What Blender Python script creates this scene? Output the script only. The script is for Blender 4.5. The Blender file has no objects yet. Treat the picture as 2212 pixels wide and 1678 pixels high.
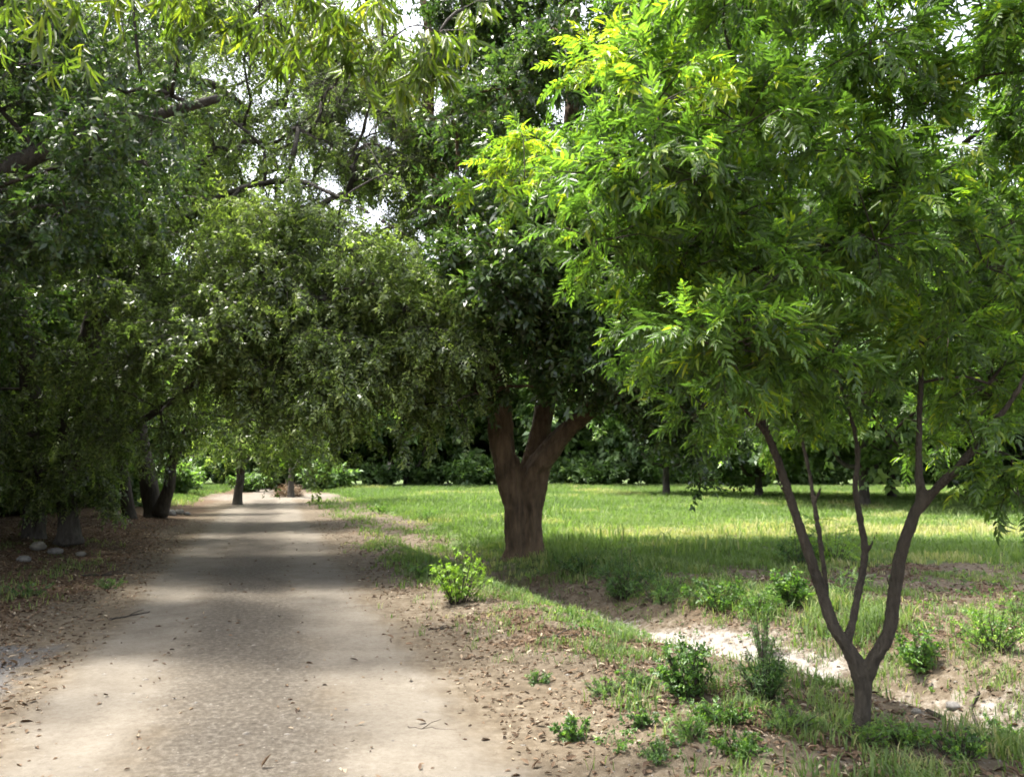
import bpy, math, random
import numpy as np
from mathutils import Vector, Matrix

SC = bpy.context.scene
# ------------------------------------------------------------------ camera, sky, sun, exposure
CAM_H, FPX, CX, CY, HZ = 1.5, 1736.0, 1106.0, 839.0, 1010.0
PITCH = math.atan((HZ - CY) / FPX)
cam_d = bpy.data.cameras.new('camera'); cam = bpy.data.objects.new('camera', cam_d)
SC.collection.objects.link(cam)
cam_d.sensor_width = 36.0; cam_d.lens = 36.0 * FPX / 2212.0
cam_d.clip_start = 0.05; cam_d.clip_end = 2000.0
cam.location = (0, 0, CAM_H); cam.rotation_euler = (math.pi / 2 + PITCH, 0, 0)
SC.camera = cam

SUN_EL, SUN_AZ = math.radians(67), math.radians(-75)          # azimuth from +Y, clockwise: ahead and to the left
SUNV = np.array([math.cos(SUN_EL) * math.sin(SUN_AZ), math.cos(SUN_EL) * math.cos(SUN_AZ), math.sin(SUN_EL)])
world = bpy.data.worlds.new('World'); SC.world = world; world.use_nodes = True
wn = world.node_tree.nodes; bg = wn['Background']
sky = wn.new('ShaderNodeTexSky'); sky.sky_type = 'NISHITA'; sky.sun_disc = False
sky.sun_elevation = SUN_EL; sky.sun_rotation = SUN_AZ
sky.dust_density = 6.0; sky.air_density = 1.0; sky.ozone_density = 0.6
pale = wn.new('ShaderNodeHueSaturation'); pale.inputs['Saturation'].default_value = 0.4     # thin bright cloud veils the blue
world.node_tree.links.new(sky.outputs[0], pale.inputs['Color']); world.node_tree.links.new(pale.outputs[0], bg.inputs[0]); bg.inputs[1].default_value = 0.15
sun_d = bpy.data.lights.new('sun', 'SUN'); sun_d.energy = 2.8; sun_d.angle = math.radians(5); sun_d.color = (1.0, 0.95, 0.86)
sun = bpy.data.objects.new('sun', sun_d); SC.collection.objects.link(sun)
sun.rotation_euler = Vector(-SUNV).to_track_quat('-Z', 'Y').to_euler(); sun.location = tuple(SUNV * 60)
SC.view_settings.view_transform = 'Standard'; SC.view_settings.look = 'None'
SC.view_settings.exposure = 2.35; SC.view_settings.gamma = 1.0
SC.cycles.max_bounces = 8; SC.cycles.diffuse_bounces = 4; SC.cycles.transmission_bounces = 5; SC.cycles.glossy_bounces = 2
SC.cycles.use_denoising = True
SC.cycles.denoising_prefilter = 'FAST'
SC.cycles.filter_width = 1.7

rng = np.random.default_rng(11)
random.seed(5)
COL = SC.collection

# ------------------------------------------------------------------ noise, terrain
def _hash(ix, iy, seed):
    h = (ix.astype(np.int64) * 374761393 + iy.astype(np.int64) * 668265263 + seed * 1442695041) & 0xFFFFFFFF
    h = ((h ^ (h >> 13)) * 1274126177) & 0xFFFFFFFF
    return ((h ^ (h >> 16)) & 0xFFFF) / 65535.0
def vnoise(x, y, seed=0):
    x = np.asarray(x, float); y = np.asarray(y, float)
    ix = np.floor(x); iy = np.floor(y); fx = x - ix; fy = y - iy
    fx = fx * fx * (3 - 2 * fx); fy = fy * fy * (3 - 2 * fy)
    a = _hash(ix, iy, seed); b = _hash(ix + 1, iy, seed); c = _hash(ix, iy + 1, seed); d = _hash(ix + 1, iy + 1, seed)
    return (a * (1 - fx) + b * fx) * (1 - fy) + (c * (1 - fx) + d * fx) * fy
def fbm(x, y, f, seed=0, o=3):
    r = 0; a = 0.5; n = 0
    for k in range(o):
        r = r + a * vnoise(np.asarray(x) * f, np.asarray(y) * f, seed + k * 17); n += a; a *= 0.5; f *= 2.1
    return r / n
def sstep(a, b, x):
    t = np.clip((x - a) / (b - a), 0, 1); return t * t * (3 - 2 * t)
TD = np.array([-0.292, 0.956]); SD = np.array([0.956, 0.292])      # along and across the road
def st(x, y):
    return x * SD[0] + y * SD[1], x * TD[0] + y * TD[1]
def xy(s, t):
    return s * SD[0] + t * TD[0], s * SD[1] + t * TD[1]
def road_shift(t):                                                # the road bends gently to the right far away
    return 0.0009 * np.clip(np.asarray(t, float) - 24, 0, None) ** 2
def ditch_c(t):
    return np.interp(t, [-6, 0, 5, 7, 9.7, 12.7, 17, 25, 40], [6.0, 5.3, 4.65, 4.12, 3.75, 3.15, 2.95, 2.9, 3.2])
def height(x, y):
    x = np.asarray(x, float); y = np.asarray(y, float)
    s, t = st(x, y); sr = s - road_shift(t)
    rough = sstep(1.95, 2.9, np.abs(sr))
    z = rough * (0.10 * (fbm(x, y, 0.35, 3) - 0.5) + 0.09 * (fbm(x, y, 1.5, 5) - 0.5) + 0.055 * (vnoise(x * 5, y * 5, 8) - 0.5) * fbm(x, y, 0.8, 9) * 2)
    dc = s - ditch_c(t)
    w = np.where(dc < 0, 0.55, 0.75) * (0.75 + 0.5 * fbm(x, y, 0.7, 14))
    depth = np.interp(t, [-6, 4, 8, 12, 17, 24], [0.4, 0.5, 0.46, 0.32, 0.16, 0.0])
    z = z - depth * np.exp(-(dc / w) ** 2) * sstep(1.9, 2.6, sr)
    z = z + 0.09 * np.exp(-((sr - 2.5) / 0.6) ** 2) * sstep(-4, 2, t) * (1 - sstep(16, 26, t))
    z = z + 0.16 * sstep(1.9, 5.0, -sr)
    return z
def ray(px, py):
    c, s_ = math.cos(PITCH), math.sin(PITCH)
    u, v = (px - CX) / FPX, (CY - py) / FPX
    return np.array([u, c - v * s_, s_ + v * c])
def P(px, py, d):                                                 # the point seen at a pixel at ground distance d
    r = ray(px, py); return np.array([0, 0, CAM_H]) + r * (d / r[1])
def G(px, py):                                                    # the ground seen at a pixel
    r = ray(px, py); r = r / r[1]
    ds = np.arange(2.0, 120, 0.02); p = r[None, :] * ds[:, None]
    h = height(p[:, 0], p[:, 1]); i = np.argmax(p[:, 2] + CAM_H <= h)
    q = p[i].copy(); q[2] = h[i]; return q
def project(p):
    c, s_ = math.cos(PITCH), math.sin(PITCH)
    y, z = p[:, 1], p[:, 2] - CAM_H
    f = np.maximum(y * c + z * s_, 1e-3)
    return CX + FPX * p[:, 0] / f, CY - FPX * (-y * s_ + z * c) / f

# ------------------------------------------------------------------ objects
def tag(o, label=None, cat=None, group=None, kind=None):
    if label: o['label'] = label
    if cat: o['category'] = cat
    if group: o['group'] = group
    if kind: o['kind'] = kind
    return o
def empty(name, loc, label, cat, group=None):
    o = bpy.data.objects.new(name, None); COL.objects.link(o); o.location = tuple(float(v) for v in loc)
    o.empty_display_size = 0.2
    return tag(o, label, cat, group)
def mesh(name, V, F, mat, parent=None, tint=None, smooth=False, attrs=None, origin=None):
    """V (n,3), F a list of (m,k) arrays with one face size each; world coordinates"""
    V = np.asarray(V, np.float32)
    F = [np.asarray(f, np.int32) for f in (F if isinstance(F, list) else [F]) if len(f)]
    me = bpy.data.meshes.new(name)
    if parent is not None and origin is None: origin = np.array(parent.location)
    if origin is not None: V = V - np.asarray(origin, np.float32)
    me.vertices.add(len(V)); me.vertices.foreach_set('co', V.ravel())
    loops = np.concatenate([f.ravel() for f in F]); sizes = np.concatenate([np.full(len(f), f.shape[1], np.int32) for f in F])
    me.loops.add(len(loops)); me.loops.foreach_set('vertex_index', loops)
    me.polygons.add(len(sizes)); me.polygons.foreach_set('loop_start', np.concatenate([[0], np.cumsum(sizes)[:-1]]).astype(np.int32))
    if smooth: me.polygons.foreach_set('use_smooth', np.ones(len(sizes), bool))
    me.update(calc_edges=True)
    if tint is not None:
        a = me.attributes.new('tint', 'FLOAT', 'FACE'); a.data.foreach_set('value', np.asarray(tint, np.float32))
    for k, v in (attrs or {}).items():
        a = me.attributes.new(k, 'FLOAT', 'POINT'); a.data.foreach_set('value', np.asarray(v, np.float32))
    me.materials.append(mat)
    o = bpy.data.objects.new(name, me); COL.objects.link(o)
    if parent is not None: o.parent = parent
    elif origin is not None: o.location = tuple(float(v) for v in origin)
    return o
class Tubes:
    def __init__(self): self.V = []; self.F = []; self.n = 0
    def add(self, pts, rad, k=6, lump=0.0, seed=0):
        pts = np.asarray(pts, float); rad = np.asarray(rad, float); m = len(pts)
        tan = np.gradient(pts, axis=0); tan /= np.linalg.norm(tan, axis=1)[:, None] + 1e-9
        ref = np.array([1.0, 0.13, 0.05]) if abs(tan[0][0]) < 0.8 else np.array([0.05, 1.0, 0.1])
        u = np.cross(tan, ref); u /= np.linalg.norm(u, axis=1)[:, None] + 1e-9
        v = np.cross(tan, u)
        a = np.linspace(0, 2 * math.pi, k, endpoint=False)
        rr = np.repeat(rad[:, None], k, 1)
        if lump:
            i = np.arange(m)[:, None] * 0.35
            rr = rr * (1 + lump * (vnoise(np.cos(a)[None] * 2.2 + 9 + i * 0.35, np.sin(a)[None] * 2.2 + seed + i * 0.6, seed) - 0.5) * 2)
        ring = pts[:, None, :] + rr[:, :, None] * (np.cos(a)[None, :, None] * u[:, None, :] + np.sin(a)[None, :, None] * v[:, None, :])
        self.V.append(ring.reshape(-1, 3))
        i = np.arange(m - 1)[:, None] * k; j = np.arange(k)[None]; j2 = (j + 1) % k
        q = np.stack([i + j, i + j2, i + k + j2, i + k + j], -1).reshape(-1, 4) + self.n
        self.F.append(q); self.n += m * k
        tip = pts[-1] + tan[-1] * rad[-1] * 0.8                       # closed end
        self.V.append(np.array([tip, pts[0] - tan[0] * rad[0] * 0.2])); e = self.n; self.n += 2
        b = e - k
        jj = np.arange(k); j3 = (jj + 1) % k
        self.F.append(np.stack([b + jj, b + j3, np.full(k, e), np.full(k, e)], -1))
        self.F.append(np.stack([e - m * k + j3, e - m * k + jj, np.full(k, e + 1), np.full(k, e + 1)], -1))
    def build(self, name, mat, parent=None, smooth=True):
        V = np.concatenate(self.V); F = np.concatenate(self.F)
        tri = F[:, 2] == F[:, 3]
        return mesh(name, V, [F[~tri], F[tri][:, :3]], mat, parent, smooth=smooth)
def spline(pts, n=6):
    """Catmull-Rom through rows (x,y,z,r...)"""
    p = np.asarray(pts, float)
    if len(p) < 3:
        t = np.linspace(0, 1, n * 2)[:, None]; return p[0] * (1 - t) + p[-1] * t
    q = np.vstack([2 * p[0] - p[1], p, 2 * p[-1] - p[-2]]); out = []
    for i in range(1, len(q) - 2):
        t = np.linspace(0, 1, n, endpoint=False)[:, None]
        a, b, c, d = q[i - 1], q[i], q[i + 1], q[i + 2]
        out.append(0.5 * ((2 * b) + (c - a) * t + (2 * a - 5 * b + 4 * c - d) * t ** 2 + (3 * b - a - 3 * c + d) * t ** 3))
    out.append(p[-1:]); r = np.vstack(out)
    if r.shape[1] > 3: r[:, 3] = np.maximum(r[:, 3], 0.0015)
    return r

# ------------------------------------------------------------------ materials
def nodes(name):
    m = bpy.data.materials.new(name); m.use_nodes = True
    nt = m.node_tree; nt.nodes.clear()
    return m, nt, nt.nodes.new, nt.links.new
def ramp(nt, fac, stops):
    r = nt.nodes.new('ShaderNodeValToRGB'); cr = r.color_ramp
    while len(cr.elements) < len(stops): cr.elements.new(0.5)
    for e, (p, c) in zip(cr.elements, stops): e.position = p; e.color = (*c, 1)
    if fac is not None: nt.links.new(fac, r.inputs[0])
    return r
def leaf_mat(name, stops, trans=(1.4, 1.7, 0.7), mix=0.42, rough=0.42, spec=0.45, lum=1.0):
    m, nt, N, L = nodes(name)
    at = N('ShaderNodeAttribute'); at.attribute_name = 'tint'
    r = ramp(nt, at.outputs['Fac'], [(p, tuple(v * lum for v in c)) for p, c in stops])
    pr = N('ShaderNodeBsdfPrincipled'); pr.inputs['Roughness'].default_value = rough
    pr.inputs['Specular IOR Level'].default_value = spec
    L(r.outputs[0], pr.inputs['Base Color'])
    mu = N('ShaderNodeMix'); mu.data_type = 'RGBA'; mu.blend_type = 'MULTIPLY'; mu.inputs[0].default_value = 1
    L(r.outputs[0], mu.inputs[6]); mu.inputs[7].default_value = (*trans, 1)
    tr = N('ShaderNodeBsdfTranslucent'); L(mu.outputs[2], tr.inputs[0])
    mx = N('ShaderNodeMixShader'); mx.inputs[0].default_value = mix
    L(pr.outputs[0], mx.inputs[1]); L(tr.outputs[0], mx.inputs[2])
    out = N('ShaderNodeOutputMaterial'); L(mx.outputs[0], out.inputs[0])
    return m
def bark_mat(name, c0, c1, scale=6.0, bump=0.6):
    m, nt, N, L = nodes(name)
    tc = N('ShaderNodeTexCoord'); mp = N('ShaderNodeMapping'); mp.inputs['Scale'].default_value = (1, 1, 0.22)
    L(tc.outputs['Object'], mp.inputs[0])
    n1 = N('ShaderNodeTexNoise'); n1.inputs['Scale'].default_value = scale * 3; n1.inputs['Detail'].default_value = 6; n1.inputs['Roughness'].default_value = 0.65
    L(mp.outputs[0], n1.inputs[0])
    n2 = N('ShaderNodeTexNoise'); n2.inputs['Scale'].default_value = 1.7; n2.inputs['Detail'].default_value = 3
    L(tc.outputs['Object'], n2.inputs[0])
    mul = N('ShaderNodeMath'); mul.operation = 'MULTIPLY_ADD'; L(n1.outputs[0], mul.inputs[0]); mul.inputs[1].default_value = 0.65
    m2 = N('ShaderNodeMath'); m2.operation = 'MULTIPLY'; L(n2.outputs[0], m2.inputs[0]); m2.inputs[1].default_value = 0.4
    L(m2.outputs[0], mul.inputs[2])
    r = ramp(nt, mul.outputs[0], [(0.3, c0), (0.72, c1)])
    pr = N('ShaderNodeBsdfPrincipled'); pr.inputs['Roughness'].default_value = 0.9; pr.inputs['Specular IOR Level'].default_value = 0.2
    L(r.outputs[0], pr.inputs['Base Color'])
    b = N('ShaderNodeBump'); b.inputs['Strength'].default_value = bump; b.inputs['Distance'].default_value = 0.06
    L(n1.outputs[0], b.inputs['Height']); L(b.outputs[0], pr.inputs['Normal'])
    out = N('ShaderNodeOutputMaterial'); L(pr.outputs[0], out.inputs[0])
    return m
def stone_mat(name, c0, c1, sc=8):
    m, nt, N, L = nodes(name)
    tc = N('ShaderNodeTexCoord')
    n1 = N('ShaderNodeTexNoise'); n1.inputs['Scale'].default_value = sc; n1.inputs['Detail'].default_value = 8
    L(tc.outputs['Object'], n1.inputs[0])
    r = ramp(nt, n1.outputs[0], [(0.3, c0), (0.7, c1)])
    pr = N('ShaderNodeBsdfPrincipled'); pr.inputs['Roughness'].default_value = 0.9
    L(r.outputs[0], pr.inputs['Base Color'])
    b = N('ShaderNodeBump'); b.inputs['Strength'].default_value = 0.5; b.inputs['Distance'].default_value = 0.02
    L(n1.outputs[0], b.inputs['Height']); L(b.outputs[0], pr.inputs['Normal'])
    out = N('ShaderNodeOutputMaterial'); L(pr.outputs[0], out.inputs[0])
    return m
def ground_mat():
    m, nt, N, L = nodes('earth')
    geo = N('ShaderNodeNewGeometry'); pos = geo.outputs['Position']
    def attr(n):
        a = N('ShaderNodeAttribute'); a.attribute_name = n; return a.outputs['Fac']
    def noise(scale, detail=5, rough=0.6):
        n = N('ShaderNodeTexNoise'); n.inputs['Scale'].default_value = scale; n.inputs['Detail'].default_value = detail
        n.inputs['Roughness'].default_value = rough; L(pos, n.inputs[0]); return n.outputs[0]
    def mixc(f, a, b):
        x = N('ShaderNodeMix'); x.data_type = 'RGBA'; L(f, x.inputs[0])
        L(a, x.inputs[6]); L(b, x.inputs[7]); return x.outputs[2]
    def math_(op, a, b=None, c=None):
        x = N('ShaderNodeMath'); x.operation = op; x.use_clamp = False
        for i, v in enumerate((a, b, c)):
            if v is None: continue
            if isinstance(v, (int, float)): x.inputs[i].default_value = v
            else: L(v, x.inputs[i])
        return x.outputs[0]
    def broken(mask, nz, k=1.6, lo=0.25, hi=0.75):                                   # mask with a ragged edge
        x = N('ShaderNodeMath'); x.operation = 'MULTIPLY_ADD'; L(nz, x.inputs[0]); x.inputs[1].default_value = k; x.inputs[2].default_value = -k * 0.5
        y = N('ShaderNodeMath'); y.operation = 'ADD'; L(x.outputs[0], y.inputs[0]); L(mask, y.inputs[1])
        r = N('ShaderNodeMapRange'); r.interpolation_type = 'SMOOTHSTEP'; L(y.outputs[0], r.inputs[0])
        r.inputs[1].default_value = lo; r.inputs[2].default_value = hi; return r.outputs[0]
    nA = noise(2.3, 7, 0.65); nB = noise(9, 8, 0.72); nC = noise(22, 10, 0.85); nD = noise(0.7, 4); nE = noise(120, 2)
    soil = ramp(nt, nB, [(0.25, (0.034, 0.026, 0.017)), (0.5, (0.085, 0.067, 0.046)), (0.75, (0.15, 0.127, 0.096))]).outputs[0]
    dust = ramp(nt, math_('MULTIPLY_ADD', nA, 0.4, math_('MULTIPLY', nC, 0.6)), [(0.3, (0.062, 0.052, 0.041)), (0.5, (0.118, 0.103, 0.083)), (0.7, (0.168, 0.15, 0.125))]).outputs[0]
    gravel = ramp(nt, nC, [(0.32, (0.022, 0.018, 0.014)), (0.48, (0.064, 0.054, 0.042)), (0.66, (0.14, 0.125, 0.105))]).outputs[0]
    sand = ramp(nt, nB, [(0.3, (0.1, 0.088, 0.073)), (0.6, (0.24, 0.222, 0.2))]).outputs[0]
    litter = ramp(nt, nC, [(0.3, (0.03, 0.02, 0.013)), (0.5, (0.07, 0.046, 0.028)), (0.7, (0.125, 0.087, 0.055))]).outputs[0]
    turf = ramp(nt, nB, [(0.3, (0.04, 0.06, 0.018)), (0.6, (0.07, 0.10, 0.03)), (0.8, (0.15, 0.13, 0.06))]).outputs[0]
    grey = ramp(nt, nC, [(0.3, (0.03, 0.03, 0.031)), (0.6, (0.085, 0.083, 0.081)), (0.75, (0.15, 0.147, 0.143))]).outputs[0]
    c = mixc(broken(attr('litter'), nA), soil, litter)
    c = mixc(broken(attr('greyg'), nA), c, grey)
    c = mixc(broken(attr('turf'), nA), c, turf)
    c = mixc(broken(attr('sand'), nB, 1.2), c, sand)
    c = mixc(broken(attr('gravel'), nA, 1.2, 0.1, 1.0), c, gravel)
    c = mixc(broken(attr('track'), nA, 1.0, 0.1, 1.0), c, dust)
    # small dark and light specks: bits of leaf and grit
    vo = N('ShaderNodeTexVoronoi'); vo.inputs['Scale'].default_value = 17; L(pos, vo.inputs[0])
    sp = N('ShaderNodeMapRange'); L(vo.outputs['Distance'], sp.inputs[0]); sp.inputs[1].default_value = 0.05; sp.inputs[2].default_value = 0.14
    sp.inputs[3].default_value = 0.45; sp.inputs[4].default_value = 1.0
    mu = N('ShaderNodeMix'); mu.data_type = 'RGBA'; mu.blend_type = 'MULTIPLY'; mu.inputs[0].default_value = 0.45
    L(c, mu.inputs[6]); L(sp.outputs[0], mu.inputs[7])
    pr = N('ShaderNodeBsdfPrincipled'); pr.inputs['Roughness'].default_value = 0.95; pr.inputs['Specular IOR Level'].default_value = 0.15
    L(mu.outputs[2], pr.inputs['Base Color'])
    h = math_('MULTIPLY_ADD', nC, 0.5, math_('MULTIPLY', nB, 0.8)); h = math_('MULTIPLY_ADD', nE, 0.25, h)
    b = N('ShaderNodeBump'); b.inputs['Strength'].default_value = 0.4; b.inputs['Distance'].default_value = 0.02
    L(h, b.inputs['Height']); L(b.outputs[0], pr.inputs['Normal'])
    out = N('ShaderNodeOutputMaterial'); L(pr.outputs[0], out.inputs[0])
    return m
EARTH = ground_mat()
LEAF_NEEM = leaf_mat('neem_leaf', [(0.0, (0.035, 0.065, 0.022)), (0.45, (0.075, 0.132, 0.03)), (0.75, (0.125, 0.2, 0.034)), (0.93, (0.2, 0.27, 0.025)), (1.0, (0.30, 0.33, 0.03))], mix=0.52, rough=0.42, spec=0.45)
LEAF_DARK = leaf_mat('dark_leaf', [(0.0, (0.022, 0.043, 0.018)), (0.55, (0.055, 0.095, 0.028)), (1.0, (0.13, 0.18, 0.04))], mix=0.38, rough=0.33, spec=0.6)
LEAF_OLIVE = leaf_mat('olive_leaf', [(0.0, (0.05, 0.07, 0.028)), (0.45, (0.13, 0.175, 0.06)), (0.8, (0.23, 0.285, 0.095)), (1.0, (0.33, 0.38, 0.11))], mix=0.46, rough=0.34, spec=0.6)
LEAF_HANG = leaf_mat('hanging_leaf', [(0.0, (0.06, 0.09, 0.02)), (0.5, (0.12, 0.165, 0.025)), (1.0, (0.25, 0.26, 0.03))], mix=0.5, rough=0.42)
LEAF_FAR = leaf_mat('far_leaf', [(0.0, (0.06, 0.105, 0.045)), (0.6, (0.135, 0.205, 0.07)), (1.0, (0.23, 0.31, 0.09))], mix=0.38, rough=0.5)
LEAF_SHRUB = leaf_mat('shrub_leaf', [(0.0, (0.035, 0.075, 0.022)), (0.5, (0.09, 0.17, 0.04)), (1.0, (0.22, 0.33, 0.035))], mix=0.42)
GRASS = leaf_mat('grass_blade', [(0.0, (0.045, 0.078, 0.028)), (0.5, (0.105, 0.155, 0.048)), (0.8, (0.17, 0.215, 0.075)), (1.0, (0.32, 0.29, 0.15))], mix=0.4, rough=0.6, spec=0.25)
DRYLEAF = leaf_mat('dry_leaf', [(0.0, (0.03, 0.02, 0.013)), (0.4, (0.085, 0.055, 0.034)), (0.75, (0.16, 0.11, 0.07)), (1.0, (0.3, 0.25, 0.185))], trans=(1, 0.8, 0.5), mix=0.12, rough=0.8, spec=0.2)
BARK_BIG = bark_mat('big_bark', (0.016, 0.011, 0.007), (0.165, 0.115, 0.073), 4, 1.0)
BARK_SMALL = bark_mat('small_bark', (0.02, 0.017, 0.013), (0.085, 0.072, 0.056), 14, 0.8)
BARK_GREY = bark_mat('grey_bark', (0.025, 0.021, 0.018), (0.10, 0.09, 0.078), 6, 1.0)
PEBBLE = stone_mat('pebble', (0.035, 0.03, 0.025), (0.2, 0.178, 0.15), 9)
STONE_PALE = stone_mat('pale_stone', (0.07, 0.063, 0.053), (0.19, 0.175, 0.15))
STONE_DARK = stone_mat('dark_stone', (0.05, 0.047, 0.045), (0.16, 0.15, 0.14))

# ------------------------------------------------------------------ ground
def masks(x, y):
    s, t = st(x, y); sr = s - road_shift(t)
    n = fbm(x, y, 0.5, 21) - 0.5; n2 = fbm(x, y, 1.3, 31) - 0.5
    clear = sstep(38, 41, t) * (1 - sstep(47, 50, t)) * (1 - sstep(2.2, 4, np.abs(sr - 0.2)))
    road = np.maximum(1 - sstep(0.95, 2.0, np.abs(sr + 0.05 + n * 0.8)), clear)
    tr = np.exp(-((sr + 1.0 + 0.3 * n) / 0.42) ** 2) + np.exp(-((sr - 0.76 + 0.3 * n) / 0.44) ** 2)
    far = sstep(12, 24, t)
    tr = np.clip(tr * 1.1 + n2 * 0.35, 0, 1) * road + far * road * 0.08
    track = np.maximum(np.clip(tr, 0, 1), clear)
    gravel = np.clip(1.1 * np.exp(-((sr + 0.12 + 0.2 * n) / 0.75) ** 2) + far * road * .2 + n2 * 0.5, 0, 1) * road
    dc = s - ditch_c(t)
    sand = np.exp(-((dc - 0.05) / np.interp(t, [4, 5.8, 7.4, 9, 12], [.75, .7, .8, .45, .35])) ** 2) * (1 - sstep(9.5, 12.5, t)) * np.clip(0.8 + 0.4 * np.exp(-((t - 6.8) / 1.0) ** 2) + n2 * 1.6, 0, 1)
    field = sstep(-0.5, 0.9, s - 3.7 + n * 1.2) * sstep(12.0, 13.6, y + n * 2.5 + 0.0 * x)
    verge = sstep(1.75, 2.3, sr + n) * (1 - sstep(3.4, 4.3, sr)) * sstep(6.5, 10, t) * np.clip(0.6 + n2 * 2, 0, 1)
    farL = sstep(30, 38, t) * sstep(2.5, 4, -sr)
    turf = np.clip(np.maximum(np.maximum(field, verge * 0.5), farL), 0, 1)
    litter = sstep(1.5, 2.6, -sr + n) * 0.75 + 0.3 * sstep(2.4, 3.6, -sr)
    litter = litter + sstep(1.2, 2.2, sr + n) * np.clip(0.35 + n2 * 1.6, 0, 0.8) * (1 - sand)
    greyg = np.exp(-((sr + 2.3 + n) / 0.7) ** 2) * np.clip(np.exp(-((t - 6.6) / 1.3) ** 2) * 1.2 + n2 * 0.6, 0, 1)
    return dict(track=track, gravel=gravel, sand=sand, turf=turf, litter=np.clip(litter, 0, 1), greyg=np.clip(greyg, 0, 1))
def grid_obj(name, X, Y, lift, label=None, kind='structure'):
    Z = height(X, Y) + lift
    ny, nx = X.shape
    V = np.stack([X, Y, Z], -1).reshape(-1, 3)
    i = np.arange(ny - 1)[:, None] * nx; j = np.arange(nx - 1)[None]
    F = np.stack([i + j, i + j + 1, i + nx + j + 1, i + nx + j], -1).reshape(-1, 4)
    o = mesh(name, V, F, EARTH, smooth=True, attrs=masks(V[:, 0], V[:, 1]))
    return tag(o, label, None, None, kind)
def graded(a, b, fine0, fine1, step, growth):
    v = [fine0]
    while v[-1] < fine1: v.append(v[-1] + step)
    d = step
    while v[-1] < b: d *= growth; v.append(v[-1] + d)
    lo = [fine0]; d = step
    while lo[-1] > a: d *= growth; lo.append(lo[-1] - d)
    return np.array(lo[:0:-1] + v)
gx = graded(-400, 400, -7, 7, 0.07, 1.06); gy = graded(-60, 700, 1.5, 16, 0.07, 1.03)
X, Y = np.meshgrid(gx, gy)
grid_obj('ground', X, Y, 0.0, 'brown leaf-strewn soil under the trees, with a shallow ditch and a field beyond')
ss = np.linspace(-1.75, 1.65, 46); tt = graded(-8, 62, 1, 24, 0.09, 1.03)
S, T = np.meshgrid(ss, tt)
edge = (fbm(S * 0 + np.sign(S) * 7, T, 0.8, 77) - 0.5) * 0.5
S2 = S * (1 + edge * np.abs(S) / 1.5) + road_shift(T)
X, Y = xy(S2, T)
grid_obj('dirt_road', X, Y, 0.005, 'pale dusty dirt road with two wheel tracks running away between the trees')

# ------------------------------------------------------------------ leaves
def leaf(base, d, side, nrm, L, W, fold=0.18, curl=0.12, fine=True):
    base, d, side, nrm = (np.asarray(v, float) for v in (base, d, side, nrm))
    if not fine:
        m = base + d * L * 0.45
        V = [base, m + side * W / 2 + nrm * fold * W, base + d * L - nrm * curl * L, m - side * W / 2 + nrm * fold * W]
        return V, [[0, 1, 2, 3]]
    a = base + d * L * 0.3; b = base + d * L * 0.66 - nrm * curl * L * 0.35; tip = base + d * L - nrm * curl * L
    V = [base, a + side * W * .48 + nrm * fold * W, b + side * W * .36 + nrm * fold * W * .8, tip,
         b - side * W * .36 + nrm * fold * W * .8, a - side * W * .48 + nrm * fold * W]
    return V, [[0, 1, 2, 3], [0, 3, 4, 5]]
def unit(v): v = np.asarray(v, float); return v / (np.linalg.norm(v) + 1e-9)
def template(leaves, stalk=None):
    V = []; F = []; lid = []
    for k, (v, f) in enumerate(leaves):
        n = len(V); V += list(v); F += [[i + n for i in q] for q in f]; lid += [k] * len(f)
    if stalk is not None:
        w = 0.006
        for a, b in zip(stalk[:-1], stalk[1:]):
            n = len(V); V += [a + [0, w, 0], b + [0, w, 0], b - [0, w, 0], a - [0, w, 0]]; F.append([n, n + 1, n + 2, n + 3]); lid.append(-1)
    return np.array(V, float), np.array(F, np.int64), np.array(lid)
def pinnate(pairs, L, W, droop, rs, fine=True, ang=55):
    ls = []; x0 = 0.12
    def pt(x): return np.array([x, 0.0, -droop * x * x])
    xs = np.linspace(x0, 0.96, pairs)
    for i, x in enumerate(xs):
        k = math.sin(math.pi * (0.18 + 0.72 * i / max(pairs - 1, 1))) ** 0.6
        for sg in (1, -1):
            a = math.radians(ang + rs.uniform(-12, 12) - 18 * i / pairs)
            d = unit([math.cos(a), sg * math.sin(a), rs.uniform(-0.35, 0.1) - droop * x])
            side = unit(np.cross([0, 0, 1], d)); n = np.cross(d, side)
            tw = rs.uniform(-0.5, 0.5); side2 = side * math.cos(tw) + n * math.sin(tw); n2 = np.cross(d, side2)
            ls.append(leaf(pt(x + rs.uniform(-.02, .02)), d, side2, n2, L * k * rs.uniform(0.85, 1.15), W * k, fine=fine))
    d = unit([1, 0, -2 * droop]); ls.append(leaf(pt(0.97), d, np.array([0, 1.0, 0]), np.cross(d, [0, 1.0, 0]), L * 0.9, W * 0.8, fine=fine))
    return template(ls, [pt(x) for x in (0, 0.33, 0.66, 1.0)] if fine else None)
def tuft(n, L, W, rs, spread=1.0, fine=False, reach=0.8):
    ls = []
    for k in range(n):
        x = rs.uniform(0.0, reach); d = unit([rs.uniform(0.2, 1), rs.uniform(-1, 1) * spread, rs.uniform(-0.9, 0.6) * spread])
        up = unit([rs.uniform(-.5, .5), rs.uniform(-.5, .5), 1]); side = unit(np.cross(up, d)); nn = np.cross(d, side)
        b = np.array([x, rs.uniform(-.12, .12), rs.uniform(-.12, .12)])
        ls.append(leaf(b, d, side, nn, L * rs.uniform(0.7, 1.2), W * rs.uniform(.8, 1.2), fine=fine))
    return template(ls)
rs0 = random.Random(3)
T_NEEM = [pinnate(7, 0.36, 0.115, dr, rs0) for dr in (0.15, 0.3, 0.5)]
T_NEEM += [tuft(11, 0.42, 0.1, rs0, 0.8, fine=True) for _ in range(3)]
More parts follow.
